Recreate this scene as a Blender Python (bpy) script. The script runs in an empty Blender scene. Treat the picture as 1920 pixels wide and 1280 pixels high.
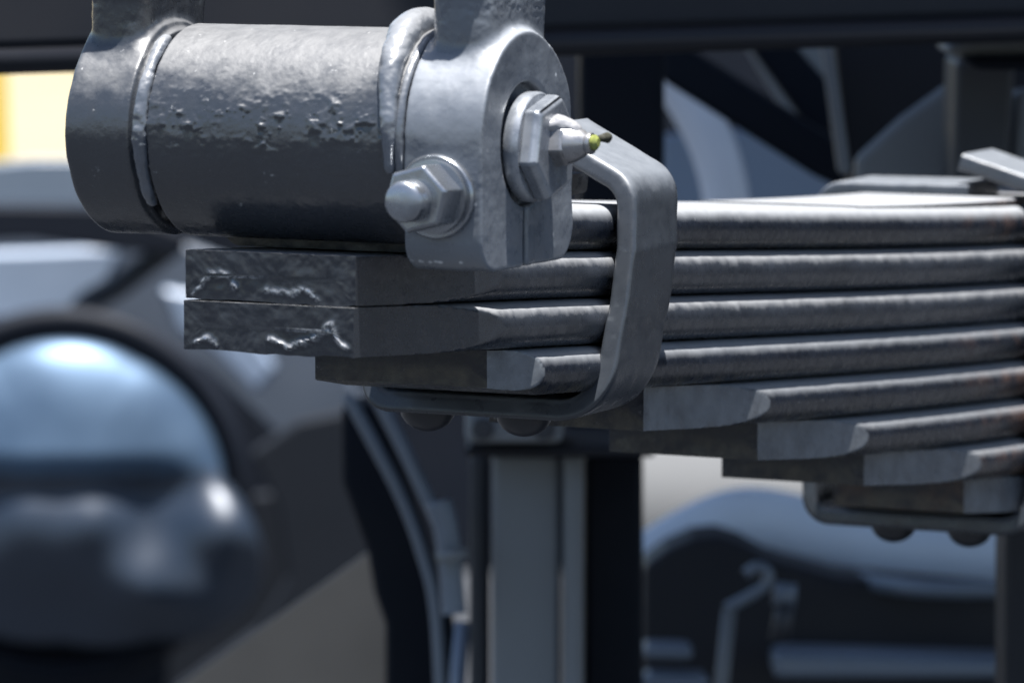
import bpy, bmesh, math, random
import numpy as np
import openvdb as vdb
from mathutils import Vector, Matrix

SC = bpy.context.scene
COL = SC.collection
R = math.radians
MM = 0.001

# ------------------------------------------------------------------ camera
# world: X runs along the spring eye, Y along the leaves away from the camera, Z up; the eye's centre is the origin
TH, PH, FPX, DIST = R(25), R(6), 9800.0, 1.22
FWD = np.array([-math.sin(TH) * math.cos(PH), math.cos(TH) * math.cos(PH), -math.sin(PH)])
RGT = np.array([math.cos(TH), math.sin(TH), 0.0])
UPV = np.cross(RGT, FWD)


def view_dir(px, py):
    return FWD + RGT * (px - 960) / FPX - UPV * (py - 640) / FPX


CAM = -DIST * view_dir(595, 250)
cd = bpy.data.cameras.new('camera')
cam = bpy.data.objects.new('camera', cd)
COL.objects.link(cam)
cam.matrix_world = Matrix(((RGT[0], UPV[0], -FWD[0], CAM[0]), (RGT[1], UPV[1], -FWD[1], CAM[1]),
                           (RGT[2], UPV[2], -FWD[2], CAM[2]), (0, 0, 0, 1)))
cd.sensor_width = 36
cd.lens = 36 * FPX / 1920
cd.clip_start, cd.clip_end = 0.05, 2000
cd.dof.use_dof = True
cd.dof.focus_distance = 1.27
cd.dof.aperture_fstop = 26
SC.camera = cam

# ------------------------------------------------------------------ daylight
SUN = Vector((0.085, -0.05, 0.99)).normalized()
EL, RO = math.asin(SUN.z), math.atan2(SUN.x, SUN.y)
w = bpy.data.worlds.new('World')
SC.world = w
w.use_nodes = True
nt = w.node_tree
bg = nt.nodes['Background']
sky = nt.nodes.new('ShaderNodeTexSky')
sky.sky_type = 'NISHITA'
sky.sun_disc = False
sky.sun_elevation, sky.sun_rotation = EL, RO
nt.links.new(sky.outputs[0], bg.inputs[0])
bg.inputs[1].default_value = 0.05
sd = bpy.data.lights.new('sun', 'SUN')
sd.energy, sd.angle, sd.color = 5.0, R(0.5), (1.0, 0.975, 0.94)
sun = bpy.data.objects.new('sun', sd)
COL.objects.link(sun)
sun.rotation_euler = SUN.to_track_quat('Z', 'Y').to_euler()
sun.location = (0, 0, 5)
SC.view_settings.view_transform = 'Standard'
SC.view_settings.look = 'None'
SC.view_settings.exposure = 1.9
SC.view_settings.gamma = 1
SC.cycles.max_bounces = 6
SC.cycles.sample_clamp_indirect = 6

# ------------------------------------------------------------------ noise (for relief carved into meshes)
_rng = np.random.default_rng(7)
LAT = _rng.random((64, 64, 64)).astype(np.float32)


def vnoise(x, y, z):
    xi, yi, zi = np.floor(x).astype(np.int32), np.floor(y).astype(np.int32), np.floor(z).astype(np.int32)
    fx, fy, fz = (x - xi).astype(np.float32), (y - yi).astype(np.float32), (z - zi).astype(np.float32)
    fx, fy, fz = fx * fx * (3 - 2 * fx), fy * fy * (3 - 2 * fy), fz * fz * (3 - 2 * fz)
    a = 0
    for i in (0, 1):
        for j in (0, 1):
            for k in (0, 1):
                a = a + LAT[(xi + i) & 63, (yi + j) & 63, (zi + k) & 63] * (fx if i else 1 - fx) * (fy if j else 1 - fy) * (fz if k else 1 - fz)
    return a * 2 - 1


def fbm(x, y, z, s, octv=3):
    a, amp, tot = 0, 1.0, 0.0
    for o in range(octv):
        a = a + amp * vnoise(x * s + 17.3 * o, y * s + 5.1 * o, z * s + 9.7 * o)
        tot += amp
        amp *= 0.5
        s *= 2.1
    return a / tot


def smin(a, b, k):
    h = np.clip(0.5 + 0.5 * (b - a) / k, 0, 1)
    return b + (a - b) * h - k * h * (1 - h)


def smax(a, b, k):
    return -smin(-a, -b, k)


# ------------------------------------------------------------------ object helpers
def tag(o, label=None, cat=None, group=None, kind=None):
    for k, v in (('label', label), ('category', cat), ('group', group), ('kind', kind)):
        if v:
            o[k] = v
    return o


def empty(name, loc, label, cat, group=None):
    o = bpy.data.objects.new(name, None)
    COL.objects.link(o)
    o.location = loc
    o.empty_display_size = 0.02
    return tag(o, label, cat, group)


def top_of(o):
    v = Vector((0, 0, 0))
    while o is not None:
        v += o.location
        o = o.parent
    return v


def link(name, me, mat, parent=None, smooth=True):
    """me is in world metres; put the origin at the mesh's base centre"""
    n = len(me.vertices)
    co = np.empty(n * 3, np.float32)
    me.vertices.foreach_get('co', co)
    co = co.reshape(-1, 3)
    lo, hi = co.min(0), co.max(0)
    org = np.array([(lo[0] + hi[0]) / 2, (lo[1] + hi[1]) / 2, lo[2]])
    me.vertices.foreach_set('co', (co - org).astype(np.float32).ravel())
    me.polygons.foreach_set('use_smooth', np.full(len(me.polygons), smooth))
    me.update()
    if mat:
        me.materials.append(mat)
    o = bpy.data.objects.new(name, me)
    COL.objects.link(o)
    o.location = Vector(org)
    if parent:
        o.parent = parent
        o.location = Vector(org) - top_of(parent)
    return o


def mesh(name, vs, fs):
    me = bpy.data.meshes.new(name)
    me.from_pydata([tuple(v) for v in vs], [], [tuple(f) for f in fs])
    bm = bmesh.new()
    bm.from_mesh(me)
    bmesh.ops.recalc_face_normals(bm, faces=bm.faces)
    bm.to_mesh(me)
    bm.free()
    return me


def bevel(o, wdt, seg=2, ang=35):
    m = o.modifiers.new('bevel', 'BEVEL')
    m.width, m.segments, m.limit_method, m.angle_limit = wdt, seg, 'ANGLE', R(ang)
    m.harden_normals = True
    return o


def sdf(name, fn, lo, hi, vox, mat, parent, post=None):
    """mesh of the zero level of fn(x, y, z), all in millimetres"""
    ax = [np.arange(lo[i], hi[i] + vox, vox, dtype=np.float32) for i in range(3)]
    x, y, z = np.meshgrid(*ax, indexing='ij')
    d = np.asarray(fn(x, y, z), np.float32) / vox
    np.clip(d, -4, 4, out=d)
    g = vdb.FloatGrid(background=4.0)
    g.copyFromArray(np.ascontiguousarray(d))
    p, q = g.convertToQuads(0.0)
    p = p * vox + np.array(lo)
    if post:
        p = post(p)
    me = bpy.data.meshes.new(name)
    me.vertices.add(len(p))
    me.vertices.foreach_set('co', (p * MM).astype(np.float32).ravel())
    nq = len(q)
    me.loops.add(nq * 4)
    me.polygons.add(nq)
    me.loops.foreach_set('vertex_index', q[:, ::-1].astype(np.int32).ravel())
    me.polygons.foreach_set('loop_start', np.arange(0, nq * 4, 4, dtype=np.int32))
    me.update(calc_edges=True)
    me.validate()
    return link(name, me, mat, parent)


def pt(px, py, z):
    """the world point z metres in front of the camera plane, on the sight line of a measured photo point"""
    return Vector(CAM + z * view_dir(px, py))


FH = np.array([-math.sin(TH), math.cos(TH), 0.0])


def slab(name, pts, z, thick, mat, parent=None, bev=0.003, zs=None):
    """a plate standing z metres off: its measured outline, given real thickness away from the camera"""
    n = len(pts)
    a = [np.array(pt(px, py, zs[i] if zs else z)) for i, (px, py) in enumerate(pts)]
    b = [v + FH * thick for v in a]
    fs = [list(range(n)), list(range(2 * n - 1, n - 1, -1))] + [[i, (i + 1) % n, n + (i + 1) % n, n + i] for i in range(n)]
    o = link(name, mesh(name, a + b, fs), mat, parent, smooth=False)
    if bev:
        bevel(o, bev, 2)
    return o


def curve(pts, n=10):
    """Catmull-Rom through points"""
    P_ = [Vector(p) for p in pts]
    P_ = [P_[0] * 2 - P_[1]] + P_ + [P_[-1] * 2 - P_[-2]]
    out = []
    for i in range(1, len(P_) - 2):
        a, b, c, d = P_[i - 1:i + 3]
        for k in range(n):
            t = k / n
            out.append(0.5 * ((2 * b) + (c - a) * t + (2 * a - 5 * b + 4 * c - d) * t * t + (3 * b - 3 * c + d - a) * t ** 3))
    out.append(P_[-2])
    return out


def tube(name, pts, rad, mat, parent=None, seg=20, smooth_path=True, flat=1.0):
    path = curve(pts) if smooth_path else [Vector(p) for p in pts]
    m = len(path)
    rr = rad if isinstance(rad, (list, tuple)) else [rad, rad]
    vs, fs = [], []
    up = Vector(FWD)
    for i, p in enumerate(path):
        t = (path[min(i + 1, m - 1)] - path[max(i - 1, 0)]).normalized()
        s = t.cross(up).normalized()
        v = s.cross(t).normalized()
        f = i / (m - 1) * (len(rr) - 1)
        k = min(int(f), len(rr) - 2)
        r_ = rr[k] + (rr[k + 1] - rr[k]) * (f - k)
        for j in range(seg):
            a = 2 * math.pi * j / seg
            vs.append(p + s * math.cos(a) * r_ + v * math.sin(a) * r_ * flat)
    for i in range(m - 1):
        for j in range(seg):
            fs.append([i * seg + j, i * seg + (j + 1) % seg, (i + 1) * seg + (j + 1) % seg, (i + 1) * seg + j])
    fs += [list(range(seg)), list(range((m - 1) * seg, m * seg))]
    o = link(name, mesh(name, vs, fs), mat, parent)
    return o


def lathe(name, prof, org, axis, mat, parent=None, seg=48, facets=None, bev=None):
    """turned piece: prof is (radius, distance along axis) in metres"""
    ax = Vector(axis).normalized()
    s = ax.orthogonal().normalized()
    v = ax.cross(s)
    n = facets or seg
    vs, fs = [], []
    for r_, h in prof:
        for j in range(n):
            a = 2 * math.pi * (j + 0.5) / n
            vs.append(Vector(org) + ax * h + s * math.cos(a) * r_ + v * math.sin(a) * r_)
    for i in range(len(prof) - 1):
        for j in range(n):
            fs.append([i * n + j, i * n + (j + 1) % n, (i + 1) * n + (j + 1) % n, (i + 1) * n + j])
    fs += [list(range(n)), list(range((len(prof) - 1) * n, len(prof) * n))]
    o = link(name, mesh(name, vs, fs), mat, parent, smooth=not facets)
    if bev:
        bevel(o, bev, 3, 25)
    elif not facets:
        o.data.set_sharp_from_angle(angle=R(40))
    return o


# ------------------------------------------------------------------ materials
def paint(name, base, rough=0.42, spec=0.5, bump=0.25, scale=900, rust=0.0, worn=0.0, dust=0.0, metal=0.0, coat=0.0, var=0.25,
          rustcol=(0.15, 0.075, 0.04), grime=0.0,
          dust_lit=0.0, dust_lit_at=(0.3, 0.62), dust_lit_col=(0.27, 0.275, 0.285), rust_y=None,
          edge=0.0, edge_at=(0.513, 0.55), chip_glint=False, cut_lit_col=None, joint=0.0, dust_lit_n=0.75):
    m = bpy.data.materials.new(name)
    m.use_nodes = True
    t = m.node_tree
    N, L = t.nodes, t.links
    b = N['Principled BSDF']
    tc = N.new('ShaderNodeTexCoord')

    def noise(sc, det=4, rg=0.55):
        n = N.new('ShaderNodeTexNoise')
        n.inputs['Scale'].default_value = sc
        n.inputs['Detail'].default_value = det
        n.inputs['Roughness'].default_value = rg
        L.new(tc.outputs['Object'], n.inputs['Vector'])
        return n.outputs['Fac']

    def ramp(src, a, c, lo=0.0, hi=1.0):
        r = N.new('ShaderNodeMapRange')
        r.inputs[1].default_value, r.inputs[2].default_value = a, c
        r.inputs[3].default_value, r.inputs[4].default_value = lo, hi
        L.new(src, r.inputs[0])
        return r.outputs[0]

    def mix(fac, a, c):
        x = N.new('ShaderNodeMix')
        x.data_type = 'RGBA'
        L.new(fac, x.inputs[0])
        for s, v in ((6, a), (7, c)):
            if isinstance(v, (tuple, list)):
                x.inputs[s].default_value = (*v, 1)
            else:
                L.new(v, x.inputs[s])
        return x.outputs[2]

    big = noise(scale * 0.045, 5, 0.6)
    fine = noise(scale * 0.35, 4, 0.6)
    lo_ = tuple(c * (1 - var) for c in base)
    hi_ = tuple(min(1, c * (1 + var)) for c in base)
    col = mix(ramp(big, 0.3, 0.7), lo_, hi_)
    if grime:
        col = mix(ramp(noise(scale * 0.09, 6, 0.7), 0.48, 0.62, 0, grime), col, (0.018, 0.018, 0.02))
    if dust:
        col = mix(ramp(noise(scale * 0.12, 7, 0.72), 0.5, 0.72, 0, dust), col, (0.20, 0.21, 0.22))
    if rust:
        rf = ramp(noise(scale * 0.07, 6, 0.7), 0.44, 0.60, 0, rust)
        if rust_y:
            ge = N.new('ShaderNodeNewGeometry')
            sx = N.new('ShaderNodeSeparateXYZ')
            L.new(ge.outputs['Position'], sx.inputs[0])
            mu = N.new('ShaderNodeMath')
            mu.operation = 'MULTIPLY'
            L.new(rf, mu.inputs[0])
            L.new(ramp(sx.outputs['Y'], rust_y[0], rust_y[1]), mu.inputs[1])
            rf = mu.outputs[0]
        col = mix(rf, col, rustcol)
    rgh = ramp(fine, 0.25, 0.75, max(0.05, rough - 0.13), min(1, rough + 0.16))
    if dust_lit:      # ragged road dust on upward faces; its pale colour also paints sunlit tops
        ge = N.new('ShaderNodeNewGeometry')
        sn = N.new('ShaderNodeSeparateXYZ')
        L.new(ge.outputs['Normal'], sn.inputs[0])
        ad = N.new('ShaderNodeMath')
        ad.operation = 'MULTIPLY_ADD'
        ad.inputs[1].default_value = dust_lit_n
        L.new(noise(scale * 0.16, 7, 0.68), ad.inputs[0])
        L.new(sn.outputs['Z'], ad.inputs[2])
        sf = ramp(ad.outputs[0], dust_lit_at[0] + dust_lit_n / 2, dust_lit_at[1] + dust_lit_n / 2, 0, dust_lit)
        col = mix(sf, col, dust_lit_col)
        ra = N.new('ShaderNodeMath')
        ra.operation = 'MULTIPLY_ADD'
        ra.inputs[1].default_value = 0.3
        L.new(sf, ra.inputs[0])
        L.new(rgh, ra.inputs[2])
        rgh = ra.outputs[0]
    wr = None
    if worn:
        wr = ramp(noise(scale * 0.4, 5, 0.75), 0.66, 0.70, 0, worn)
        col = mix(wr, col, (0.55, 0.55, 0.55))
    if edge:        # paint rubbed thin and bright along the edges
        ge = N.new('ShaderNodeNewGeometry')
        mu = N.new('ShaderNodeMath')
        mu.operation = 'MULTIPLY'
        L.new(ramp(ge.outputs['Pointiness'], edge_at[0], edge_at[1], 0, edge), mu.inputs[0])
        L.new(ramp(noise(scale * 0.25, 5, 0.7), 0.38, 0.58), mu.inputs[1])
        col = mix(mu.outputs[0], col, (0.46, 0.48, 0.51))
    if joint:       # brown dirt packed along the lower edge, next to the joint
        at = N.new('ShaderNodeAttribute')
        at.attribute_name = 'joint'
        mu = N.new('ShaderNodeMath')
        mu.operation = 'MULTIPLY'
        L.new(at.outputs['Fac'], mu.inputs[0])
        L.new(ramp(noise(scale * 0.13, 7, 0.72), 0.38, 0.66, 0, joint), mu.inputs[1])
        col = mix(mu.outputs[0], col, (0.105, 0.095, 0.072))
    if cut_lit_col:      # sunlight on the trimmed corner faces, put into a paler colour
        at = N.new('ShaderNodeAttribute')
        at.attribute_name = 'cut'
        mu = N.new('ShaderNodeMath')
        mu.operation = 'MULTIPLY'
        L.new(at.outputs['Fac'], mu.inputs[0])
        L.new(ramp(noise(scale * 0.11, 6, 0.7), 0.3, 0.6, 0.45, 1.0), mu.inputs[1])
        col = mix(mu.outputs[0], col, cut_lit_col)
    if chip_glint:        # ridges of broken paint, their sun glints put into a pale metallic colour
        at = N.new('ShaderNodeAttribute')
        at.attribute_name = 'chip_glint'
        mu = N.new('ShaderNodeMath')
        mu.operation = 'MULTIPLY'
        L.new(at.outputs['Fac'], mu.inputs[0])
        L.new(ramp(noise(scale * 0.9, 5, 0.7), 0.42, 0.60), mu.inputs[1])
        col = mix(mu.outputs[0], col, (0.42, 0.43, 0.45))
        L.new(mu.outputs[0], b.inputs['Metallic'])
    L.new(col, b.inputs['Base Color'])
    L.new(rgh, b.inputs['Roughness'])
    b.inputs['Specular IOR Level'].default_value = spec
    b.inputs['Metallic'].default_value = metal
    b.inputs['Coat Weight'].default_value = coat
    b.inputs['Coat Roughness'].default_value = 0.2
    if bump:
        h = N.new('ShaderNodeMath')
        h.operation = 'ADD'
        L.new(ramp(noise(scale * 0.3, 6, 0.62), 0, 1, 0, 1.0), h.inputs[0])
        L.new(ramp(noise(scale * 1.5, 3, 0.6), 0, 1, 0, 0.22), h.inputs[1])
        bn = N.new('ShaderNodeBump')
        bn.inputs['Strength'].default_value = bump
        bn.inputs['Distance'].default_value = 0.0006
        L.new(h.outputs[0], bn.inputs['Height'])
        L.new(bn.outputs[0], b.inputs['Normal'])
    return m


M_EYE = paint('black enamel thick', (0.029, 0.033, 0.040), 0.25, 0.8, 0.30, 700, grime=0.3, worn=0.35, dust_lit=0.85, dust_lit_at=(0.38, 0.66), dust_lit_col=(0.088, 0.090, 0.095))
M_LUG = paint('grey enamel smooth', (0.105, 0.117, 0.136), 0.30, 0.65, 0.14, 600, dust_lit=0.6, dust_lit_at=(0.25, 0.6), dust_lit_col=(0.20, 0.215, 0.24), edge=0.9)
M_LEAF = paint('leaf paint', (0.012, 0.015, 0.022), 0.25, 0.40, 0.10, 1100, worn=0.35, dust_lit=0.8, dust_lit_at=(0.18, 0.74), dust_lit_col=(0.24, 0.25, 0.265), rust=0.6, rust_y=(0.34, 0.45), dust_lit_n=0.3, cut_lit_col=(0.13, 0.142, 0.158), joint=0.6)
M_END = paint('leaf end paint', (0.024, 0.028, 0.036), 0.26, 0.6, 0.12, 900, dust_lit=0.6, dust_lit_at=(0.25, 0.7), chip_glint=True)
M_CLIP = paint('clip paint', (0.030, 0.035, 0.043), 0.30, 0.5, 0.10, 700, dust_lit=0.35, dust_lit_at=(0.35, 0.75), dust_lit_col=(0.24, 0.26, 0.29), edge=0.7, edge_at=(0.57, 0.63))
M_RIVET = paint('black rivet paint', (0.016, 0.018, 0.023), 0.35, 0.4, 0.1, 600)
M_BOLT = paint('zinc bolt', (0.27, 0.29, 0.32), 0.24, 0.6, 0.05, 500, metal=0.85, grime=0.3)
M_PIN = paint('pin paint', (0.13, 0.145, 0.17), 0.24, 0.8, 0.08, 500, metal=0.4, edge=0.4)
M_SEAL = paint('bead of paint', (0.075, 0.084, 0.10), 0.17, 0.9, 0.10, 700, dust_lit=0.4)
B_FEND = paint('fender paint', (0.58, 0.64, 0.72), 0.4, 0.5, 0, 40)
M_GREASE = paint('pale grease', (0.24, 0.24, 0.25), 0.22, 0.7, 0.4, 700, grime=0.5)
M_NIP = paint('plated nipple', (0.30, 0.30, 0.31), 0.3, 0.6, 0.1, 900, metal=0.7, grime=0.5)
M_CAP = paint('yellow green cap', (0.17, 0.19, 0.05), 0.35, 0.5, 0.05, 900)
M_CRUMB = paint('dirt crumb', (0.03, 0.03, 0.022), 0.8, 0.2, 0.6, 900)

# ------------------------------------------------------------------ leaf spring
ZBC_Y = np.array([-60., -25., 43., 90., 140., 244., 330., 410., 520.])
ZBC_Z = np.array([-35.2, -37.6, -42.0, -45.2, -49.0, -57.2, -63.4, -68.6, -74.5])
_pf = np.polyfit(ZBC_Y, ZBC_Z, 4)
PITCH, THK = 11.75, 11.35


def z_bc(y):
    return np.polyval(_pf, y)


def leaf_bottom(k, y):
    return z_bc(y) - (k - 1) * PITCH


spring = empty('leaf_spring', (0, 0.2, -0.125), 'stack of dark grey steel spring leaves with stepped ends, rolled eye and clip bands', 'leaf spring')

Y_END = 520.0


def make_leaf(name, k, y0, mat, clen=68., cut=22., hw=30., taper=0.0, seed=0, chips=(), corner_round=0.0):
    """a leaf: rounded rolled edge, trimmed corners at its free end, rough face"""
    ys = np.concatenate([np.arange(y0, y0 + clen + 14, 0.8), np.arange(y0 + clen + 14, Y_END, 2.5), [Y_END]])
    M2 = 26
    h = THK / 2
    e = 5.0
    tt = np.linspace(-1, 1, M2)
    zs = np.sign(tt) * (1 - (1 - np.abs(tt)) ** 1.35) * h
    xe = hw - e + e * np.power(np.clip(1 - np.abs(zs / h) ** 2.3, 0, 1), 1 / 2.0)
    nx = 96 if chips else 26
    xt = np.linspace(1, -1, nx + 2)[1:-1]
    ring_x = np.concatenate([xe, xt * (hw - e), -xe[::-1], -xt * (hw - e)])
    ring_z = np.concatenate([zs, np.full(nx, h), zs[::-1], np.full(nx, -h)])
    m = len(ring_x)
    V, CUT = [], []
    for y in ys:
        t = min(1.0, (y - y0) / clen)
        lim = cut + (hw + 0.5 - cut) * t
        x = np.clip(ring_x, -lim, lim)
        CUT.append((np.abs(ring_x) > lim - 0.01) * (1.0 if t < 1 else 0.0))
        th = 1.0 - taper * (1 - min(1.0, (y - y0) / (clen * 1.2)))
        zz = h - (h - ring_z) * th
        V.append(np.stack([x, np.full(m, y), zz], 1))
    V = np.array(V)
    nr = len(ys)
    # end face: rings shrinking towards the middle line of the face
    caps = []
    for s in ((0.985, 0.95, 0.90, 0.84, 0.77, 0.70, 0.62, 0.54, 0.46, 0.37, 0.28, 0.18, 0.08) if chips else (0.985, 0.94, 0.86, 0.72, 0.52, 0.28)):
        c = V[0].copy()
        zc = c[:, 2].mean()
        c[:, 2] = zc + (c[:, 2] - zc) * s
        c[:, 0] = np.sign(c[:, 0]) * np.maximum(0, np.abs(c[:, 0]) - (1 - s) * h)
        caps.append(c)
    allv = np.concatenate([np.array(caps[::-1]), V], 0)      # rows
    rows = len(allv)
    p = allv.reshape(-1, 3).copy()
    # relief
    n_ = fbm(p[:, 0] + seed * 31, p[:, 1], p[:, 2], 0.22, 3)
    n2 = fbm(p[:, 0] + seed * 13, p[:, 1] + 50, p[:, 2], 0.9, 2)
    p[:, 2] += 0.06 * n_ * np.clip((np.abs(p[:, 0]) - 10) / 12, 0, 1) + 0.03 * n2
    capn = len(caps) * m
    endw = np.exp(-np.clip(p[:, 1] - y0, 0, None) / 1.0)
    p[:, 1] += endw * (0.22 * n_ + 0.07 * n2)
    sidew = np.clip((np.abs(p[:, 0]) - 21) / 4, 0, 1)
    p[:, 0] += np.sign(p[:, 0]) * sidew * (0.06 * n_ + 0.03 * n2)
    glintw = np.zeros(len(p))
    for line, wid, amp in chips:                 # ragged broken ridges of paint on the end face
        d = np.full(len(p), 99.0)
        qx, qz = p[:, 0] + 0.9 * fbm(p[:, 0], p[:, 2], p[:, 1] * 0 + seed, 0.8, 3), p[:, 2] + 0.8 * fbm(p[:, 0], p[:, 2], p[:, 1] * 0 + 9, 0.8, 3)
        for (ax_, az_), (bx_, bz_) in zip(line[:-1], line[1:]):
            L2 = (bx_ - ax_) ** 2 + (bz_ - az_) ** 2
            t = np.clip(((qx - ax_) * (bx_ - ax_) + (qz - az_) * (bz_ - az_)) / L2, 0, 1)
            d = np.minimum(d, np.hypot(qx - ax_ - t * (bx_ - ax_), qz - az_ - t * (bz_ - az_)))
        g = np.exp(-(d / wid) ** 2)
        p[:, 1] -= endw * amp * g * (0.6 + 0.8 * np.abs(fbm(p[:, 0], p[:, 2], p[:, 1] * 0, 1.3, 2)))
        glintw = np.maximum(glintw, endw * np.clip(g * 1.5 - 0.35, 0, 1))
    if chips:
        low = endw * np.clip((-p[:, 2] - 3.5) / 2, 0, 1)
        p[:, 2] -= low * 0.8 * np.clip(fbm(p[:, 0] + seed * 7, p[:, 0] * 0, p[:, 1] * 0, 0.16, 3), -0.2, 1)
    zoff = leaf_bottom(k, p[:, 1]) + THK / 2
    p[:, 2] += zoff
    vs = p * MM
    fs = []
    for i in range(rows - 1):
        for j in range(m):
            fs.append((i * m + j, i * m + (j + 1) % m, (i + 1) * m + (j + 1) % m, (i + 1) * m + j))
    fs.append(tuple(range(m)))
    fs.append(tuple(range((rows - 1) * m, rows * m)))
    me = mesh(name, vs, fs)
    if not chips:
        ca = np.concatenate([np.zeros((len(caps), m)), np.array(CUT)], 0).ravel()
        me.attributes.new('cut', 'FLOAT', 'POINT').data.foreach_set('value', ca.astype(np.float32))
    ja = np.tile(np.clip((-ring_z / h - 0.35) / 0.4, 0, 1), rows)
    me.attributes.new('joint', 'FLOAT', 'POINT').data.foreach_set('value', ja.astype(np.float32))
    if chips:
        me.attributes.new('chip_glint', 'FLOAT', 'POINT').data.foreach_set('value', glintw.astype(np.float32))
    o = link(name, me, mat, spring)
    o.data.set_sharp_from_angle(angle=R(50))
    return o


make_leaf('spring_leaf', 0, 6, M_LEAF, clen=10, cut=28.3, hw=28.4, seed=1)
make_leaf('spring_leaf', 1, -24.2, M_END, hw=29.3, seed=2, chips=(
    (((-19.5, -4.4), (-17, -1.4), (-15, 0.2), (-11, 0.3), (-9.2, -3.0)), 0.6, 0.6),
    (((-1, -3.2), (5, -3.4), (9, -2.4), (12, -4.2)), 0.6, 0.35)))
make_leaf('spring_leaf', 2, -25.2, M_END, hw=30.1, seed=3, chips=(
    (((-19, -4.2), (-16, -2.6), (-13.5, -4.4)), 0.45, 0.6),
    (((0.5, -2.4), (5, -3.9), (10, -2.6), (14, -0.4), (16.5, 1.6), (18, -2.0), (20, -3.8)), 0.6, 0.7)))
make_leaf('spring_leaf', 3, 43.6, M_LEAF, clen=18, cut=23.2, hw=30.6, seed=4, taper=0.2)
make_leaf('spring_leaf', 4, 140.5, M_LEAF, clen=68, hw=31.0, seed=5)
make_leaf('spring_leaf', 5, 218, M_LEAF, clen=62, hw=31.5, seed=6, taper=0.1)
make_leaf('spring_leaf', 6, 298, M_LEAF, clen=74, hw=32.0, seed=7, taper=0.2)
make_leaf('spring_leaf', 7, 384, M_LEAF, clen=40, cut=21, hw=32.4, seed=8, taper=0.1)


def top_plate():
    ys = np.linspace(286, Y_END, 60)
    vs, fs = [], []
    for y in ys:
        t = 0.25 + 2.4 * min(1, (y - 286) / 150) ** 1.3
        zb = float(leaf_bottom(0, y)) + THK + 0.15
        for q in np.linspace(-1, 1, 8):
            vs.append((24.5 + 0.9 * math.sqrt(max(0, 1 - q * q)) - 1, y, zb + t * (q + 1) / 2))
        for q in np.linspace(1, -1, 8):
            vs.append((-24.5, y, zb + t * (q + 1) / 2))
    m = 16
    for i in range(len(ys) - 1):
        for j in range(m):
            fs.append((i * m + j, i * m + (j + 1) % m, (i + 1) * m + (j + 1) % m, (i + 1) * m + j))
    fs += [tuple(range(m)), tuple(range((len(ys) - 1) * m, len(ys) * m))]
    o = link('spacer_plate', mesh('spacer_plate', np.array(vs) * MM, fs), M_LEAF, spring)
    o.data.set_sharp_from_angle(angle=R(50))


top_plate()


def eye_fn(x, y, z):
    rr = np.sqrt(y * y + z * z)
    al = np.degrees(np.arctan2(z, -y))
    d = np.maximum(rr - 25.0, np.abs(x - 0.5) - 32.2)
    d = np.maximum(d, 15 - rr)
    n1 = fbm(x, y, z, 0.10, 3)
    n2 = fbm(x * 0.6 + 40, y, z, 0.36, 3)
    n3 = fbm(x + 90, y, z, 1.1, 2)
    band = np.exp(-((al - 9 - 10 * n1) / 11.0) ** 2) * (0.55 + 0.45 * np.clip((x + 30) / 30, 0, 1))
    runs = np.exp(-((al + 12) / 26.0) ** 2)
    relief = 0.10 * n1 + 0.05 * n3 + band * (1.3 * np.maximum(0, n2 - 0.02) + 0.42 * np.maximum(0, n3) * (n2 > -0.15)) + runs * 0.16 * np.abs(n2)
    return d - relief


drops = []
random.seed(4)
for _ in range(0):
    a = R(random.gauss(8, 11))
    x_ = random.uniform(-22, 30)
    drops.append((x_, -25.2 * math.cos(a), 25.2 * math.sin(a), random.uniform(0.25, 0.6)))


def eye_all(x, y, z):
    d = eye_fn(x, y, z)
    for cx, cy, cz, r_ in drops:
        sl = (np.abs(x[:, 0, 0] - cx) < 4)
        i0, i1 = np.where(sl)[0][[0, -1]]
        q = np.sqrt((x[i0:i1] - cx) ** 2 + (y[i0:i1] - cy) ** 2 + (z[i0:i1] - cz) ** 2) - r_
        d[i0:i1] = smin(d[i0:i1], q, 0.9)
    return d


sdf('spring_eye', eye_all, (-34, -28.5, -28), (35, 27, 28), 0.32, M_EYE, spring)

# beads of paint where the eye meets the shackle
def bead(pts, seed, rough_):
    P_ = [(np.array(p), r_) for p, r_ in pts]

    def fn(x, y, z):
        d = np.full(x.shape, 9.0, np.float32)
        for (a, ra), (b, rb) in zip(P_[:-1], P_[1:]):
            ab = b - a
            t = np.clip(((x - a[0]) * ab[0] + (y - a[1]) * ab[1] + (z - a[2]) * ab[2]) / ab.dot(ab), 0, 1)
            q = np.sqrt((x - a[0] - ab[0] * t) ** 2 + (y - a[1] - ab[1] * t) ** 2 + (z - a[2] - ab[2] * t) ** 2) - (ra + (rb - ra) * t)
            d = smin(d, q, 0.8)
        return d - rough_ * (0.8 * fbm(x + seed, y, z, 0.2, 2) + 0.25 * fbm(x + seed, y, z, 0.8, 2))
    return fn


def arc_pts(x_of, r_, a0, a1, rad_of, n=14):
    out = []
    for i in range(n):
        a = a0 + (a1 - a0) * i / (n - 1)
        out.append(((x_of(a), -r_ * math.cos(R(a)), r_ * math.sin(R(a))), rad_of(a)))
    return out


def xr(a): return 31.2 - 4.2 * max(0, min(1, (a - 5) / 70))
def rr_(a): return 0.9 + 3.0 * max(0, min(1, (a + 5) / 85)) ** 0.8


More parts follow.
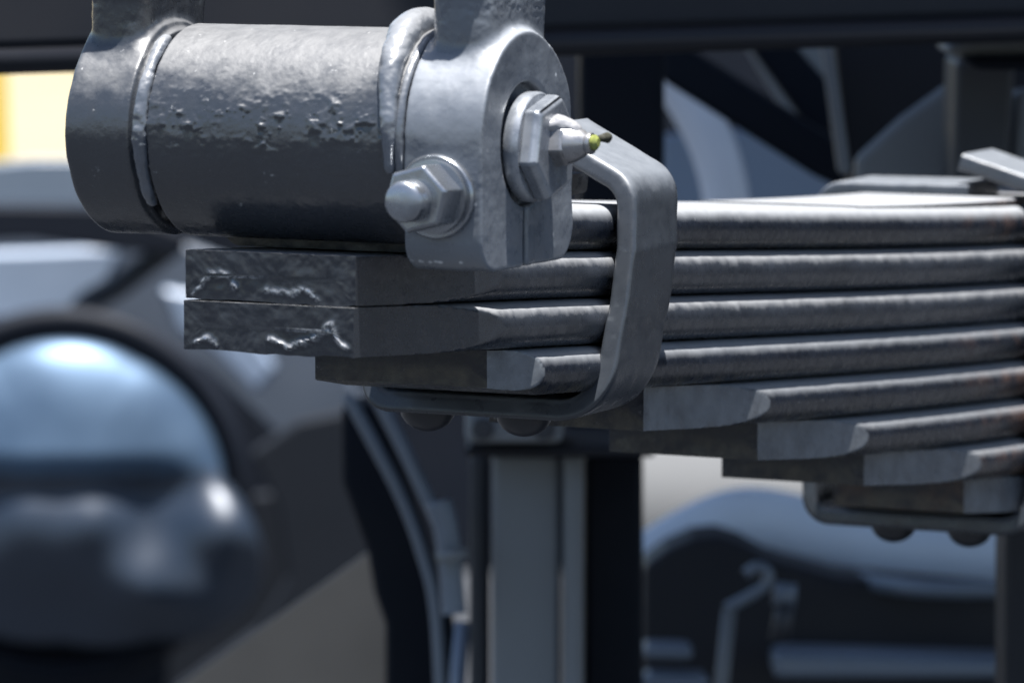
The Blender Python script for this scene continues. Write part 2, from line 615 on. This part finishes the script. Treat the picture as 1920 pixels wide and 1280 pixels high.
b1 = bead(arc_pts(xr, 25.4, 102, -14, rr_, 70), 5, 0.5)
sdf('seal_bead', b1, (22, -30, -12), (36, 12, 32), 0.3, M_SEAL, spring)
b2 = bead(arc_pts(lambda a: -33.6, 24.6, 62, -40, lambda a: 1.5 - 0.4 * abs(a) / 60, 60), 9, 0.75)
sdf('seal_bead', b2, (-38, -30, -22), (-29, 0, 28), 0.3, M_SEAL, spring)
b3 = bead(arc_pts(lambda a: 33.4, 24.6, 100, -60, lambda a: 0.9, 70), 3, 0.3)
sdf('seal_rim', b3, (31, -28, -25), (36, 8, 28), 0.3, M_SEAL, spring)


# clip bands: one bent strip each, both arms folded over the top leaf
def fillet(poly, rads, n=10):
    out = [Vector(poly[0])]
    for i in range(1, len(poly) - 1):
        p, a, b = Vector(poly[i]), Vector(poly[i - 1]), Vector(poly[i + 1])
        u, v = (a - p).normalized(), (b - p).normalized()
        half = u.angle(v) / 2
        d = min(rads[i - 1] / math.tan(half), 0.49 * (a - p).length, 0.49 * (b - p).length) if half > 1e-3 else 0
        r_ = d * math.tan(half)
        c = p + (u + v).normalized() * (r_ / math.sin(half))
        s, e_ = p + u * d - c, p + v * d - c
        for k in range(n + 1):
            t = k / n
            w_ = s.lerp(e_, t)
            out.append(c + w_.normalized() * r_)
    out.append(Vector(poly[-1]))
    return out


def resample(path, step):
    out = [path[0]]
    for a, b in zip(path[:-1], path[1:]):
        L_ = (b - a).length
        k = max(1, int(L_ / step))
        for i in range(1, k + 1):
            out.append(a.lerp(b, i / k))
    return out


def clip_band(y0, klast, width, thick, mat, seed, tilt, lx, cr, rivets, rise):
    yc = y0 + width / 2
    ztop = float(leaf_bottom(0, yc)) + THK
    zbot = float(leaf_bottom(klast, yc))
    t2 = thick / 2
    xs = (31.0 if klast < 5 else 33.2) + t2
    poly = [(6, ztop + rise), (xs - 2, ztop + 5.5), (xs, ztop - 10), (xs - 0.5, zbot + 20), (xs - 2.5, zbot - t2 - 0.3), (-xs - lx + 1, zbot - t2 - 0.3),
            (-xs - lx, zbot + 9), (-xs - lx, ztop + t2 + 1.2), (9, ztop + t2 + 1.6)]
    path = resample(fillet([(a, b, 0) for a, b in poly], [9, 8, 30, cr, cr, 30, 6.5]), 1.2)
    sec, nb = [], 3
    for sx, sy in ((1, 1), (-1, 1), (-1, -1), (1, -1)):      # rounded rectangle across the strip
        base = {(1, 1): 0, (-1, 1): 90, (-1, -1): 180, (1, -1): 270}[(sx, sy)]
        for i in range(nb + 1):
            a = R(base + 90 * i / nb)
            sec.append((sx * (t2 - 1.1) + 1.1 * math.cos(a), sy * (width / 2 - 1.1) + 1.1 * math.sin(a)))
    # extra points along the wide faces carry the relief
    full = []
    for i, (a, b) in enumerate(sec):
        full.append((a, b))
        a2, b2 = sec[(i + 1) % len(sec)]
        if abs(b2 - b) > width * 0.5:
            for k in range(1, 14):
                full.append((a + (a2 - a) * k / 14, b + (b2 - b) * k / 14))
        elif abs(a2 - a) > 1.5:
            for k in range(1, 4):
                full.append((a + (a2 - a) * k / 4, b + (b2 - b) * k / 4))
    m = len(full)
    vs = []
    for i, p in enumerate(path):
        t = (path[min(i + 1, len(path) - 1)] - path[max(i - 1, 0)]).normalized()
        nrm = Vector((-t.y, t.x, 0))
        for a, b in full:
            q = p + nrm * a
            vs.append((q.x, yc + b + math.tan(tilt) * (q.y - ztop), q.y))
    vs = np.array(vs)
    n1 = fbm(vs[:, 0] + seed, vs[:, 1], vs[:, 2], 0.13, 2)
    n2 = fbm(vs[:, 0] + seed, vs[:, 1], vs[:, 2], 0.6, 3)
    vs += np.stack([0.2 * n1 + 0.07 * n2, 0.2 * n1 + 0.10 * n2, 0.2 * n2 * 0], 1)
    fs = []
    for i in range(len(path) - 1):
        for j in range(m):
            fs.append((i * m + j, i * m + (j + 1) % m, (i + 1) * m + (j + 1) % m, (i + 1) * m + j))
    fs += [tuple(range(m)), tuple(range((len(path) - 1) * m, len(path) * m))]
    o = link('spring_clip', mesh('spring_clip', vs * MM, fs), mat, spring)
    o.data.set_sharp_from_angle(angle=R(45))
    zb = zbot - thick - 0.3
    for xr_ in rivets:
        ybias = yc - 1 + math.tan(tilt) * (zb - ztop)
        prof = [(7.2 * math.cos(R(a)) * MM, -6.0 * math.sin(R(a)) * MM) for a in (0, 20, 40, 55, 70, 82, 89)]
        prof = [(7.3 * MM, 0.002)] + [(p[0], p[1]) for p in prof]
        lathe('rivet', [(r_, h) for r_, h in prof], (xr_ * MM, ybias * MM, zb * MM), (0, 0, 1), M_RIVET, o, 32)
    return o


clip1 = clip_band(105, 3, 28, 5.2, M_CLIP, 3, R(16), 0.0, 14, (-21.5, 5.5), 18)
clip2 = clip_band(417, 7, 28, 5.2, M_CLIP, 8, R(6), 3.0, 10, (-15, 10), 13.5)

# ------------------------------------------------------------------ shackle
shackle = empty('spring_shackle', (0, 0, -0.029), 'grey cast shackle holding the spring eye between two lugs, pinch bolt in front', 'shackle')


def lug_fn(xa, xb, na, nb_, stadium, seed):
    def fn(x, y, z):
        rr = np.sqrt(y * y + z * z)
        if stadium:
            zz = np.minimum(z, 0)
            box = np.sqrt(np.maximum(np.abs(y) - 17.5, 0) ** 2 + np.maximum(-21.5 - z, 0) ** 2) - 7.5
            d2 = np.where(z > 0, rr - 25.0, box)
        else:
            d2 = rr - 25.0
        d = smax(d2, np.abs(x - (xa + xb) / 2) - (xb - xa) / 2, 2.0 if not stadium else 0.8)
        hw = 17.5 + 0.10 * np.maximum(0, z - 30)
        nk = smax(np.abs(y - 1.5) - hw, np.abs(x - (na + nb_) / 2) - (nb_ - na) / 2, 6.0)
        nk = np.maximum(nk, 5 - z)
        nk = np.maximum(nk, z - 66)
        d = smin(d, nk, 3.0)
        d = d - 0.25 * fbm(x + seed, y, z, 0.09, 2) - 0.06 * fbm(x + seed, y, z, 0.5, 3) - 0.30 * np.clip((z - 24) / 8, 0, 1) * np.abs(fbm(x, y + seed, z, 0.45, 3))
        if stadium:
            bore = smax(np.sqrt(y * y + (z + 1) ** 2) - 14.2, 50.5 - x, 1.0)
            d = smax(d, -bore, 1.2)
            slit = np.maximum(np.abs(y + 0.6 - 0.03 * z) - 0.75, z + 8)
            d = smax(d, -slit, 1.0)
        else:
            gro = np.sqrt((x + 35.0) ** 2 + (rr - 25.2) ** 2) - 1.6
            d = smax(d, -gro, 0.6)
        return d
    return fn


lug_r = sdf('shackle_lug', lug_fn(34.6, 54.2, 36.2, 51.5, True, 2), (32, -28, -31), (57, 28, 67), 0.30, M_LUG, shackle)
lug_l = sdf('shackle_lug', lug_fn(-54.0, -35.2, -53.2, -38.0, False, 6), (-57, -28, -28), (-30, 28, 67), 0.36, M_EYE, shackle)

# pinch bolt through the lug's ears, its nut towards the camera
bx, bz = 43.2 * MM, -11.6 * MM
bolt = lathe('pinch_bolt', [(0.0046, 0.0), (0.0047, 0.0422), (0.0044, 0.0430), (0.0036, 0.0435), (0.0020, 0.0438), (0.0004, 0.0439)],
             (bx, 0, bz), (0, -1, 0), M_BOLT, shackle)
lathe('nut', [(0.0073, 0.0), (0.0080, 0.001), (0.0080, 0.0094), (0.0074, 0.0101)], (bx, -0.0278, bz), (0.05, -1, 0.03), M_BOLT, bolt, facets=6, bev=0.0009)
lathe('washer', [(0.0094, 0.0), (0.0096, 0.0004), (0.0096, 0.0016), (0.0092, 0.0021), (0.0060, 0.0021)], (bx, -0.0249, bz), (0, -1, 0), M_BOLT, bolt)
lathe('lock_washer', [(0.0082, 0.0), (0.0084, 0.0003), (0.0084, 0.0018), (0.0060, 0.0020)], (bx, -0.0269, bz), (0.04, -1, 0.0), M_BOLT, bolt)

# shackle pin with its wide head and the grease nipple screwed into it
pin = lathe('shackle_pin', [(0.0100, -0.012), (0.0100, 0.0), (0.0124, 0.0004), (0.0127, 0.0010), (0.0127, 0.0034), (0.0122, 0.0040), (0.0060, 0.0042)],
            (0.0532, 0, -0.0016), (1, 0, 0), M_PIN, shackle)
lathe('hex_head', [(0.0122, 0.0), (0.0125, 0.0008), (0.0125, 0.0034), (0.0114, 0.0046)], (0.0570, 0, -0.0016), (1, 0, 0), M_PIN, pin, facets=6, bev=0.0010)
nip = empty('grease_nipple', (0.0613, 0, -0.0006), 'small hex grease nipple with smeared pale grease in the pin head', 'grease nipple')
lathe('hex_base', [(0.0052, 0.0), (0.0052, 0.0036), (0.0046, 0.0042)], (0.0608, 0, -0.0008), (1, 0, 0.02), M_NIP, nip, facets=6, bev=0.0004)
lathe('nozzle', [(0.0046, 0.0), (0.0043, 0.0010), (0.0032, 0.0032), (0.0024, 0.0042), (0.0026, 0.0050), (0.0024, 0.0056)], (0.0648, 0, -0.0006), (1, 0, 0.04), M_NIP, nip)
lathe('nozzle_cap', [(0.0017, 0.0), (0.0018, 0.0010), (0.0010, 0.0017)], (0.0702, 0, -0.0002), (1, 0, 0.04), M_CAP, nip, 20)
gb = bead([((60.8, -3.6, 3.6), 1.6), ((62.5, -2.0, 3.6), 2.2), ((65.5, -0.6, 2.6), 2.2)], 3, 1.0)
sdf('grease_smear', gb, (57, -8, -1), (75, 6, 10), 0.28, M_GREASE, nip)
gb2 = bead([((71.5, 1.6, 0.6), 1.0), ((72.8, 2.6, 0.9), 1.3)], 6, 1.2)
sdf('dirt_crumb', gb2, (68, -2, -3), (79, 8, 5), 0.3, M_CRUMB, nip)

# ------------------------------------------------------------------ what stands behind
B_NAVY = paint('navy black paint', (0.005, 0.007, 0.012), 0.6, 0.12, 0, 40)
B_RAIL = paint('rail paint', (0.012, 0.013, 0.017), 0.5, 0.2, 0, 40)
B_GREY = paint('mid grey paint', (0.14, 0.152, 0.162), 0.5, 0.4, 0, 40)
B_GREYD = paint('dull grey paint', (0.026, 0.029, 0.036), 0.5, 0.4, 0, 40)
B_PALE = paint('pale blue grey paint', (0.17, 0.215, 0.29), 0.4, 0.5, 0, 40)
B_STEEL = paint('bluish steel', (0.10, 0.125, 0.16), 0.36, 0.6, 0, 40)
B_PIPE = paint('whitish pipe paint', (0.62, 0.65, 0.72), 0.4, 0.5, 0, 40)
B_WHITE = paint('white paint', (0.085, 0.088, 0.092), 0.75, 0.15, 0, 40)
B_BLUE = paint('satin blue grey', (0.045, 0.080, 0.125), 0.36, 0.9, 0, 40, metal=0.4)
B_CONC = paint('stained concrete', (0.27, 0.225, 0.18), 0.85, 0.2, 0.3, 60, var=0.4)
B_YEL = paint('yellow paint', (0.75, 0.52, 0.06), 0.5, 0.4, 0, 40)
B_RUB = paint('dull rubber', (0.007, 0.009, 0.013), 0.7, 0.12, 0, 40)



gv = [(-240, -240, -0.78), (240, -240, -0.78), (240, 360, -0.78), (-240, 360, -0.78)]
tag(link('ground', mesh('ground', gv, [(0, 1, 2, 3)]), paint('asphalt', (0.030, 0.033, 0.039), 0.9, 0.2, 0.0, 20, var=0.2)), kind='structure')
gv = [(-60, 7.5, -0.776), (-1.5, 7.5, -0.776), (-1.5, 90, -0.776), (-60, 90, -0.776)]
tag(link('concrete_yard', mesh('concrete_yard', gv, [(0, 1, 2, 3)]), paint('pale concrete', (0.22, 0.185, 0.115), 0.9, 0.2, 0.0, 6, var=0.12)), kind='structure')


def single(o, label, cat, group=None):
    return tag(o, label, cat, group)


def at_z(z):
    return z / FPX     # metres covered by one photo pixel at that distance


# chassis rail across the top
rail = slab('chassis_rail', [(-160, -150), (5000, -330), (5000, -50), (-160, 112)], 1.72, 0.07, B_RAIL, bev=0.006)
single(rail, 'long dark chassis rail running across above the spring, out of focus', 'chassis rail')
tube('bottom_flange', [pt(-160, 122, 1.71), pt(5000, -46, 1.71)], 24 * at_z(1.71), B_RAIL, rail, smooth_path=False)

# slab added out of view to shade the background from the sun
blocker = link('shade_slab', mesh('shade_slab', [(a, b, c) for c in (0.80, 0.88) for b in (0.42, 1.75) for a in (-0.80, 1.4)],
                             [(0, 1, 3, 2), (4, 5, 7, 6), (0, 1, 5, 4), (2, 3, 7, 6), (0, 2, 6, 4), (1, 3, 7, 5)]), B_RAIL, smooth=False)
single(blocker, 'flat dark slab added out of view above the rail to shade the background', 'shade slab')

# far bulkhead, extended out of view to block sky and yard light
bulk = slab('bulkhead', [(150, -5600), (24000, -5600), (24000, 2100), (150, 2100)], 5.8, 0.05, B_NAVY, bev=0.01)
single(bulk, 'tall dark truck box side behind all the blurred parts, raised and widened unseen to block light', 'panel')

# upper right
o = slab('upright_post', [(1086, 40), (1246, 40), (1246, 560), (1086, 560)], 1.95, 0.06, B_NAVY)
single(o, 'black upright post just right of the shackle under the rail', 'post')
o = tube('bent_pipe', [pt(1225, 90, 2.3), pt(1290, 185, 2.3), pt(1340, 285, 2.3), pt(1365, 400, 2.3), pt(1370, 560, 2.3)], 44 * at_z(2.3), B_PIPE)
single(o, 'pale bent pipe curving down behind the black upright post', 'pipe')
o = slab('pale_board', [(1240, 255), (1545, 235), (1600, 330), (1600, 420), (1240, 420)], 2.7, 0.02, B_PALE)
single(o, 'pale blue grey panel behind the crossing black braces', 'board')
o = slab('diagonal_brace', [(1240, 60), (1600, 285), (1600, 365), (1525, 330), (1240, 150)], 2.1, 0.04, B_NAVY)
single(o, 'lower black brace slanting down from the upright post to the thin strip', 'brace', 'black slanting braces')
o = slab('diagonal_brace', [(1385, 60), (1470, 60), (1585, 190), (1585, 295), (1540, 275)], 2.15, 0.04, B_NAVY)
single(o, 'upper steeper black brace under the rail, above the longer brace', 'brace', 'black slanting braces')
o = slab('grey_plate', [(1380, 60), (1620, 60), (1620, 260), (1500, 260)], 2.35, 0.02, B_GREY)
single(o, 'grey plate showing as a triangle between the braces and the thin strip', 'plate')
o = slab('edge_strip', [(1538, 70), (1560, 70), (1598, 330), (1574, 330)], 1.98, 0.012, B_GREY)
single(o, 'thin upright grey strip at the left edge of the dark plate', 'strip')
o = slab('dark_plate', [(1562, 60), (1960, 60), (1960, 420), (1602, 420)], 2.0, 0.02, B_RAIL)
single(o, 'large dark plate at upper right under the rail', 'plate')
o = slab('gusset_plate', [(1604, 300), (1690, 222), (1790, 150), (1792, 420), (1604, 420)], 1.93, 0.012, B_GREY)
single(o, 'three cornered grey gusset plate in front of the dark plate', 'gusset plate')
o = slab('mounting_block', [(1792, 110), (1905, 110), (1885, 420), (1785, 420)], 1.86, 0.05, B_GREYD)
single(o, 'dull dark block standing right of the three cornered gusset', 'block')
o = slab('side_strip', [(1905, 170), (1980, 170), (1980, 420), (1885, 420)], 1.9, 0.02, B_GREY)
single(o, 'grey strip at the right edge beyond the dull block', 'strip')
br = slab('rail_bracket', [(1765, 92), (1810, 72), (1990, 66), (1990, 104), (1860, 110), (1800, 118)], 1.8, 0.05, B_GREY, bev=0.004)
single(br, 'grey bracket with a bright upper edge under the rail at top right', 'bracket')
o = slab('bracket_foot', [(1800, 106), (1990, 106), (1990, 134), (1830, 132)], 1.79, 0.05, B_NAVY, br)

# middle: square post with a cap, below the spring
post = slab('square_post', [(922, 850), (1052, 850), (1052, 1500), (922, 1500)], 1.95, 0.05, B_GREY, bev=0.003)
single(post, 'grey square steel post standing under the middle of the spring', 'post')
slab('corner_strip', [(1056, 850), (1094, 850), (1094, 1500), (1056, 1500)], 1.94, 0.05, B_GREY, post)
slab('rear_flange', [(880, 850), (918, 850), (918, 1500), (880, 1500)], 1.99, 0.03, B_GREYD, post)
slab('side_face', [(1096, 850), (1206, 850), (1206, 1500), (1096, 1500)], 1.99, 0.05, B_NAVY, post)
slab('post_cap', [(872, 770), (1056, 770), (1056, 832), (872, 832)], 1.9, 0.06, B_GREY, post)
slab('cap_plate', [(872, 836), (1230, 836), (1230, 858), (872, 858)], 1.92, 0.06, B_RAIL, post)
for px_ in (905, 1020):
    lathe('cap_bolt', [(0.0045, 0), (0.0045, 0.003), (0.0038, 0.0036)], pt(px_, 802, 1.899), -FH, B_GREYD, post, facets=6, bev=0.0004)
o = slab('cross_beam', [(1060, 770), (1330, 770), (1330, 832), (1060, 832)], 1.98, 0.06, B_RAIL)
single(o, 'dark cross beam end behind the post cap, under the spring leaves', 'beam')

# left of the post: bent guard and pipes
o = slab('bent_guard', [(640, 760), (700, 760), (760, 900), (800, 1010), (826, 1100), (850, 1180), (868, 1500), (722, 1500), (722, 1170), (702, 1110), (690, 1040), (640, 900)], 2.05, 0.03, B_NAVY)
single(o, 'black bent guard plate standing left of the grey post', 'guard')
o = tube('hose', [pt(650, 740, 1.98), pt(700, 830, 1.98), pt(752, 930, 1.98), pt(790, 1030, 1.98), pt(818, 1150, 1.98), pt(830, 1400, 1.98)], 12 * at_z(1.98), B_STEEL)
single(o, 'slim bluish hose curving down along the black guard, leftmost of the two', 'hose', 'hoses beside the guard')
o = tube('hose', [pt(705, 740, 1.96), pt(752, 830, 1.96), pt(800, 930, 1.96), pt(838, 1010, 1.96)], 14 * at_z(1.96), B_STEEL)
single(o, 'thicker bluish hose ending at the round fitting', 'hose', 'hoses beside the guard')
fit = tube('hose_fitting', [pt(822, 940, 1.94), pt(838, 1000, 1.94), pt(850, 1130, 1.94), pt(852, 1150, 1.94)], [26 * at_z(1.94), 22 * at_z(1.94), 24 * at_z(1.94)], B_STEEL)
single(fit, 'blue grey hose fitting with a collar between guard and post', 'hose fitting')
tube('collar', [pt(846, 1030, 1.93), pt(849, 1050, 1.93)], 30 * at_z(1.93), B_GREY, fit, smooth_path=False)
o = tube('bright_rod', [pt(868, 1165, 2.0), pt(846, 1420, 2.0)], 15 * at_z(2.0), B_PALE, smooth_path=False)
single(o, 'pale blue rod hanging below the hose fitting', 'rod')

# lower left: concrete block
o = slab('slanted_plate', [(60, 1480), (690, 1036), (702, 1110), (724, 1175), (724, 1700), (60, 1700)], 2.2, 0.006, B_CONC, bev=0.0008)
single(o, 'grey brown plate with a slanting top edge at lower left', 'plate')

# left: wheel hub, mudguard
z0 = 4.5
px0 = at_z(z0)
hubc = pt(120, 930, z0)
wheel = empty('round_casing', hubc, 'blurred blue domed casing with soft highlights behind the leaf ends at left', 'casing')
fdir = Vector((-FH[0], -FH[1], 0.06)).normalized()


def disc(name, c, r_, depth, mat, n=9, parent=wheel, tilt=0.0):
    prof = [(r_, -0.02)] + [(r_ * math.cos(R(a)), depth * math.sin(R(a))) for a in np.linspace(0, 88, n)]
    return lathe(name, prof, c, fdir + Vector((0, 0, tilt)), mat, parent, 48)


def ring(name, c, r_, tr, mat, parent=wheel, sc=1.0):
    ax = fdir
    s = ax.orthogonal().normalized()
    v = ax.cross(s)
    n, m = 64, 16
    vs, fs = [], []
    for i in range(n):
        a = 2 * math.pi * i / n
        d = s * math.cos(a) + v * math.sin(a)
        for j in range(m):
            b = 2 * math.pi * j / m
            vs.append(c + d * (r_ + tr * math.cos(b)) + ax * tr * sc * math.sin(b))
    for i in range(n):
        for j in range(m):
            fs.append((i * m + j, i * m + (j + 1) % m, ((i + 1) % n) * m + (j + 1) % m, ((i + 1) % n) * m + j))
    return link(name, mesh(name, vs, fs), mat, parent)


disc('rim', hubc + Vector(FH) * 0.03, 345 * px0, 0.005, B_NAVY)
ring('rim_lip', hubc, 330 * px0, 26 * px0, B_NAVY)
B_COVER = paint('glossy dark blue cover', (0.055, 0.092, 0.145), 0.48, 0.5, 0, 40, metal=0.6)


def cover_mesh():
    """a big pressed cover: domed upper half over a lower half with soft raised lobes"""
    cx, cy, na, nr = 120.0, 900.0, 120, 60
    out_r = [(-90, 262), (-60, 262), (-45, 270), (-22, 286), (0, 300), (30, 330), (60, 340), (90, 300), (135, 330), (180, 360), (225, 280), (240, 264), (270, 262)]
    lobes = [((432, 985), 62, 60), ((285, 1095), 55, 44), ((395, 1112), 45, 26), ((170, 1020), 80, 30), ((60, 950), 45, 14), ((185, 960), 40, 16), ((20, 1030), 80, 26)]
    vs, fs = [], []
    for i in range(nr + 1):
        for j in range(na):
            a = 360 * j / na
            ro = np.interp((a + 90) % 360 - 90, [q[0] for q in out_r], [q[1] for q in out_r])
            if 0 < ((a + 360) % 360) < 60:
                ro += 90 * math.sin(R((a % 360) * 3))
            r_ = ro * i / nr
            x, y = cx + r_ * math.cos(R(a)), cy + r_ * math.sin(R(a))
            t = i / nr
            h = 105 * math.sqrt(max(0.0, 1 - 0.96 * t * t))
            st = min(1, max(0, (y - 830) / 100))
            h -= 46 * st * st * (3 - 2 * st) * (1 - t ** 4)
            for (lx_, ly_), sg, amp in lobes:
                h += amp * math.exp(-((x - lx_) ** 2 + (y - ly_) ** 2) / (2 * sg * sg)) * 1.1
            vs.append(np.array(pt(x, y, z0 - 0.02)) - FH * h * px0)
    for i in range(nr):
        for j in range(na):
            fs.append((i * na + j, i * na + (j + 1) % na, (i + 1) * na + (j + 1) % na, (i + 1) * na + j))
    back = len(vs)
    vs += [v + FH * 0.03 for v in vs[nr * na:]]
    fs += [(nr * na + j, nr * na + (j + 1) % na, back + (j + 1) % na, back + j) for j in range(na)]
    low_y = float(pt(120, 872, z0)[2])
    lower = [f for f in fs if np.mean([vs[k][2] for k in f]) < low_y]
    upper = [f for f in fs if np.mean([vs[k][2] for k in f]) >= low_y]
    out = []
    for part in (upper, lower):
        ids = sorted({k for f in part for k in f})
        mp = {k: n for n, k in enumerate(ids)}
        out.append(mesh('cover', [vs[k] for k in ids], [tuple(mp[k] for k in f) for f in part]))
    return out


B_COVER_SHADE = paint('shaded cover navy', (0.016, 0.026, 0.044), 0.40, 0.7, 0, 40, metal=0.25)  # shaded lower half of the same cover, put into a darker colour
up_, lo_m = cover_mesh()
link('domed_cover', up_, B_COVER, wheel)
link('cover_shaded_half', lo_m, B_COVER_SHADE, wheel)

B_GUARD = paint('dusty blue grey guard', (0.060, 0.074, 0.098), 0.45, 0.4, 0, 40)
mg = slab('mudguard', [(-120, 400), (60, 400), (300, 440), (460, 500), (640, 670), (720, 820), (690, 1000), (560, 860), (380, 690), (200, 620), (-120, 600)], 4.9, 0.03, B_GUARD, bev=0.006)
o = slab('pale_sheet', [(-120, 475), (60, 470), (235, 462), (190, 560), (120, 612), (-120, 596)], 4.8, 0.02, B_PALE, bev=0.006)
single(o, 'pale sheet of metal left of the bent stay, above the blurred round casing', 'sheet')
o = slab('pale_sheet', [(300, 540), (420, 560), (520, 690), (480, 740), (400, 660), (330, 620)], 4.8, 0.02, B_PALE, bev=0.006)
single(o, 'small pale sheet of metal right of the bent stay, below the leaf ends', 'sheet')
single(mg, 'dusty blue grey mudguard arching over the blurred round casing', 'mudguard')
tube('rolled_lip', [pt(-120, 590, 4.85), pt(120, 622, 4.85), pt(250, 676, 4.85), pt(370, 770, 4.85), pt(440, 880, 4.85)], 24 * at_z(4.85), B_GREYD, mg)
o = tube('mudguard_stay', [pt(330, 455, 4.75), pt(230, 530, 4.75), pt(150, 590, 4.75), pt(230, 670, 4.75)], 24 * at_z(4.75), B_GREYD)
single(o, 'dull grey stay bent across the dusty mudguard', 'stay')
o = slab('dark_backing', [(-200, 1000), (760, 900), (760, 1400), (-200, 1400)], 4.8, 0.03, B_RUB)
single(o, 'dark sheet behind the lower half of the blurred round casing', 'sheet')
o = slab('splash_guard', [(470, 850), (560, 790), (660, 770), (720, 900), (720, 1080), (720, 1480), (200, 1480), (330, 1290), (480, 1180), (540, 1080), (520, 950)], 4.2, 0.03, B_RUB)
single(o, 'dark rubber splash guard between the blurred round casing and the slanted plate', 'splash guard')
o = slab('dark_beam', [(-120, 385), (200, 390), (350, 440), (340, 480), (200, 470), (60, 450), (-120, 455)], 4.7, 0.04, B_NAVY)
single(o, 'dark beam end crossing behind the left lug of the shackle', 'beam')
o = slab('body_panel', [(-120, 318), (60, 300), (330, 300), (330, 430), (-120, 430)], 5.0, 0.04, B_STEEL)
single(o, 'pale blue body panel under the bright gap at left', 'panel')
o = slab('yellow_post', [(-60, 60), (2, 60), (12, 330), (-60, 330)], 7.0, 0.06, B_YEL)
single(o, 'yellow post at the left edge in the bright gap', 'post')

# lower right
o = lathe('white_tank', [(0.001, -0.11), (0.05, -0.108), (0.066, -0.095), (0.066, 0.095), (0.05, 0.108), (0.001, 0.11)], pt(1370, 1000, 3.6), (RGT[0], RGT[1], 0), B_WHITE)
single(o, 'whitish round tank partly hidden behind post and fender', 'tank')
fd = tube('rear_fender', [pt(1180, 1090, 2.45), pt(1290, 1015, 2.45), pt(1400, 975, 2.45), pt(1540, 1000, 2.45), pt(1700, 1032, 2.45), pt(2000, 1045, 2.45)], 62 * at_z(2.45), B_FEND, flat=0.6)
single(fd, 'pale blue curved fender below the stepped leaf ends at lower right', 'fender')
tube('fender_lip', [pt(1080, 1180, 2.42), pt(1240, 1080, 2.42), pt(1390, 1040, 2.42), pt(1560, 1075, 2.42), pt(1720, 1102, 2.34), pt(2000, 1104, 2.34)], 16 * at_z(2.42), B_STEEL, fd)
o = slab('dark_fascia', [(1206, 1062), (1250, 1030), (1300, 1008), (1345, 1004), (1390, 1018), (1440, 1046), (1570, 1082), (2000, 1122), (2000, 1600), (1206, 1600)], 2.37, 0.04, B_RAIL)
single(o, 'dark lower panel below the pale fender', 'panel')
o = slab('lower_bar', [(1450, 1222), (1600, 1226), (2000, 1240), (2000, 1275), (1450, 1275)], 2.30, 0.03, B_STEEL, bev=0.006)
single(o, 'bluish bar along the bottom of the dark lower panel', 'bar')
o = slab('short_bar', [(1206, 1208), (1300, 1212), (1300, 1238), (1206, 1236)], 2.28, 0.02, B_STEEL, bev=0.004)
single(o, 'short bluish bar beside the square post, upper of two', 'bar', 'short bars beside the post')
o = slab('short_bar', [(1206, 1262), (1330, 1266), (1330, 1300), (1206, 1296)], 2.28, 0.02, B_STEEL, bev=0.004)
single(o, 'short bluish bar beside the square post, lower of two', 'bar', 'short bars beside the post')
hk = empty('latch_hook', pt(1370, 1290, 2.15), 'bent grey latch hook with a round eye and hanging bolt, lower right', 'hook')
q = at_z(2.15)
tube('hook_rod', [pt(1340, 1420, 2.15), pt(1352, 1290, 2.15), pt(1368, 1142, 2.15)], 13 * q, B_GREY, hk, smooth_path=False)
tube('hook_arm', [pt(1362, 1140, 2.15), pt(1400, 1120, 2.15), pt(1432, 1100, 2.15), pt(1440, 1075, 2.15), pt(1420, 1062, 2.15), pt(1398, 1076, 2.15)], 11 * q, B_STEEL, hk)
tube('bolt_head', [pt(1450, 1112, 2.15), pt(1492, 1116, 2.15)], 22 * q, B_STEEL, hk, smooth_path=False)
tube('bolt_shank', [pt(1474, 1130, 2.15), pt(1460, 1200, 2.15)], 18 * q, B_GREYD, hk, smooth_path=False)
o = slab('right_upright', [(1886, 930), (2000, 900), (2000, 1600), (1884, 1600)], 1.75, 0.04, B_RAIL)
single(o, 'dark upright at the lower right edge', 'upright')
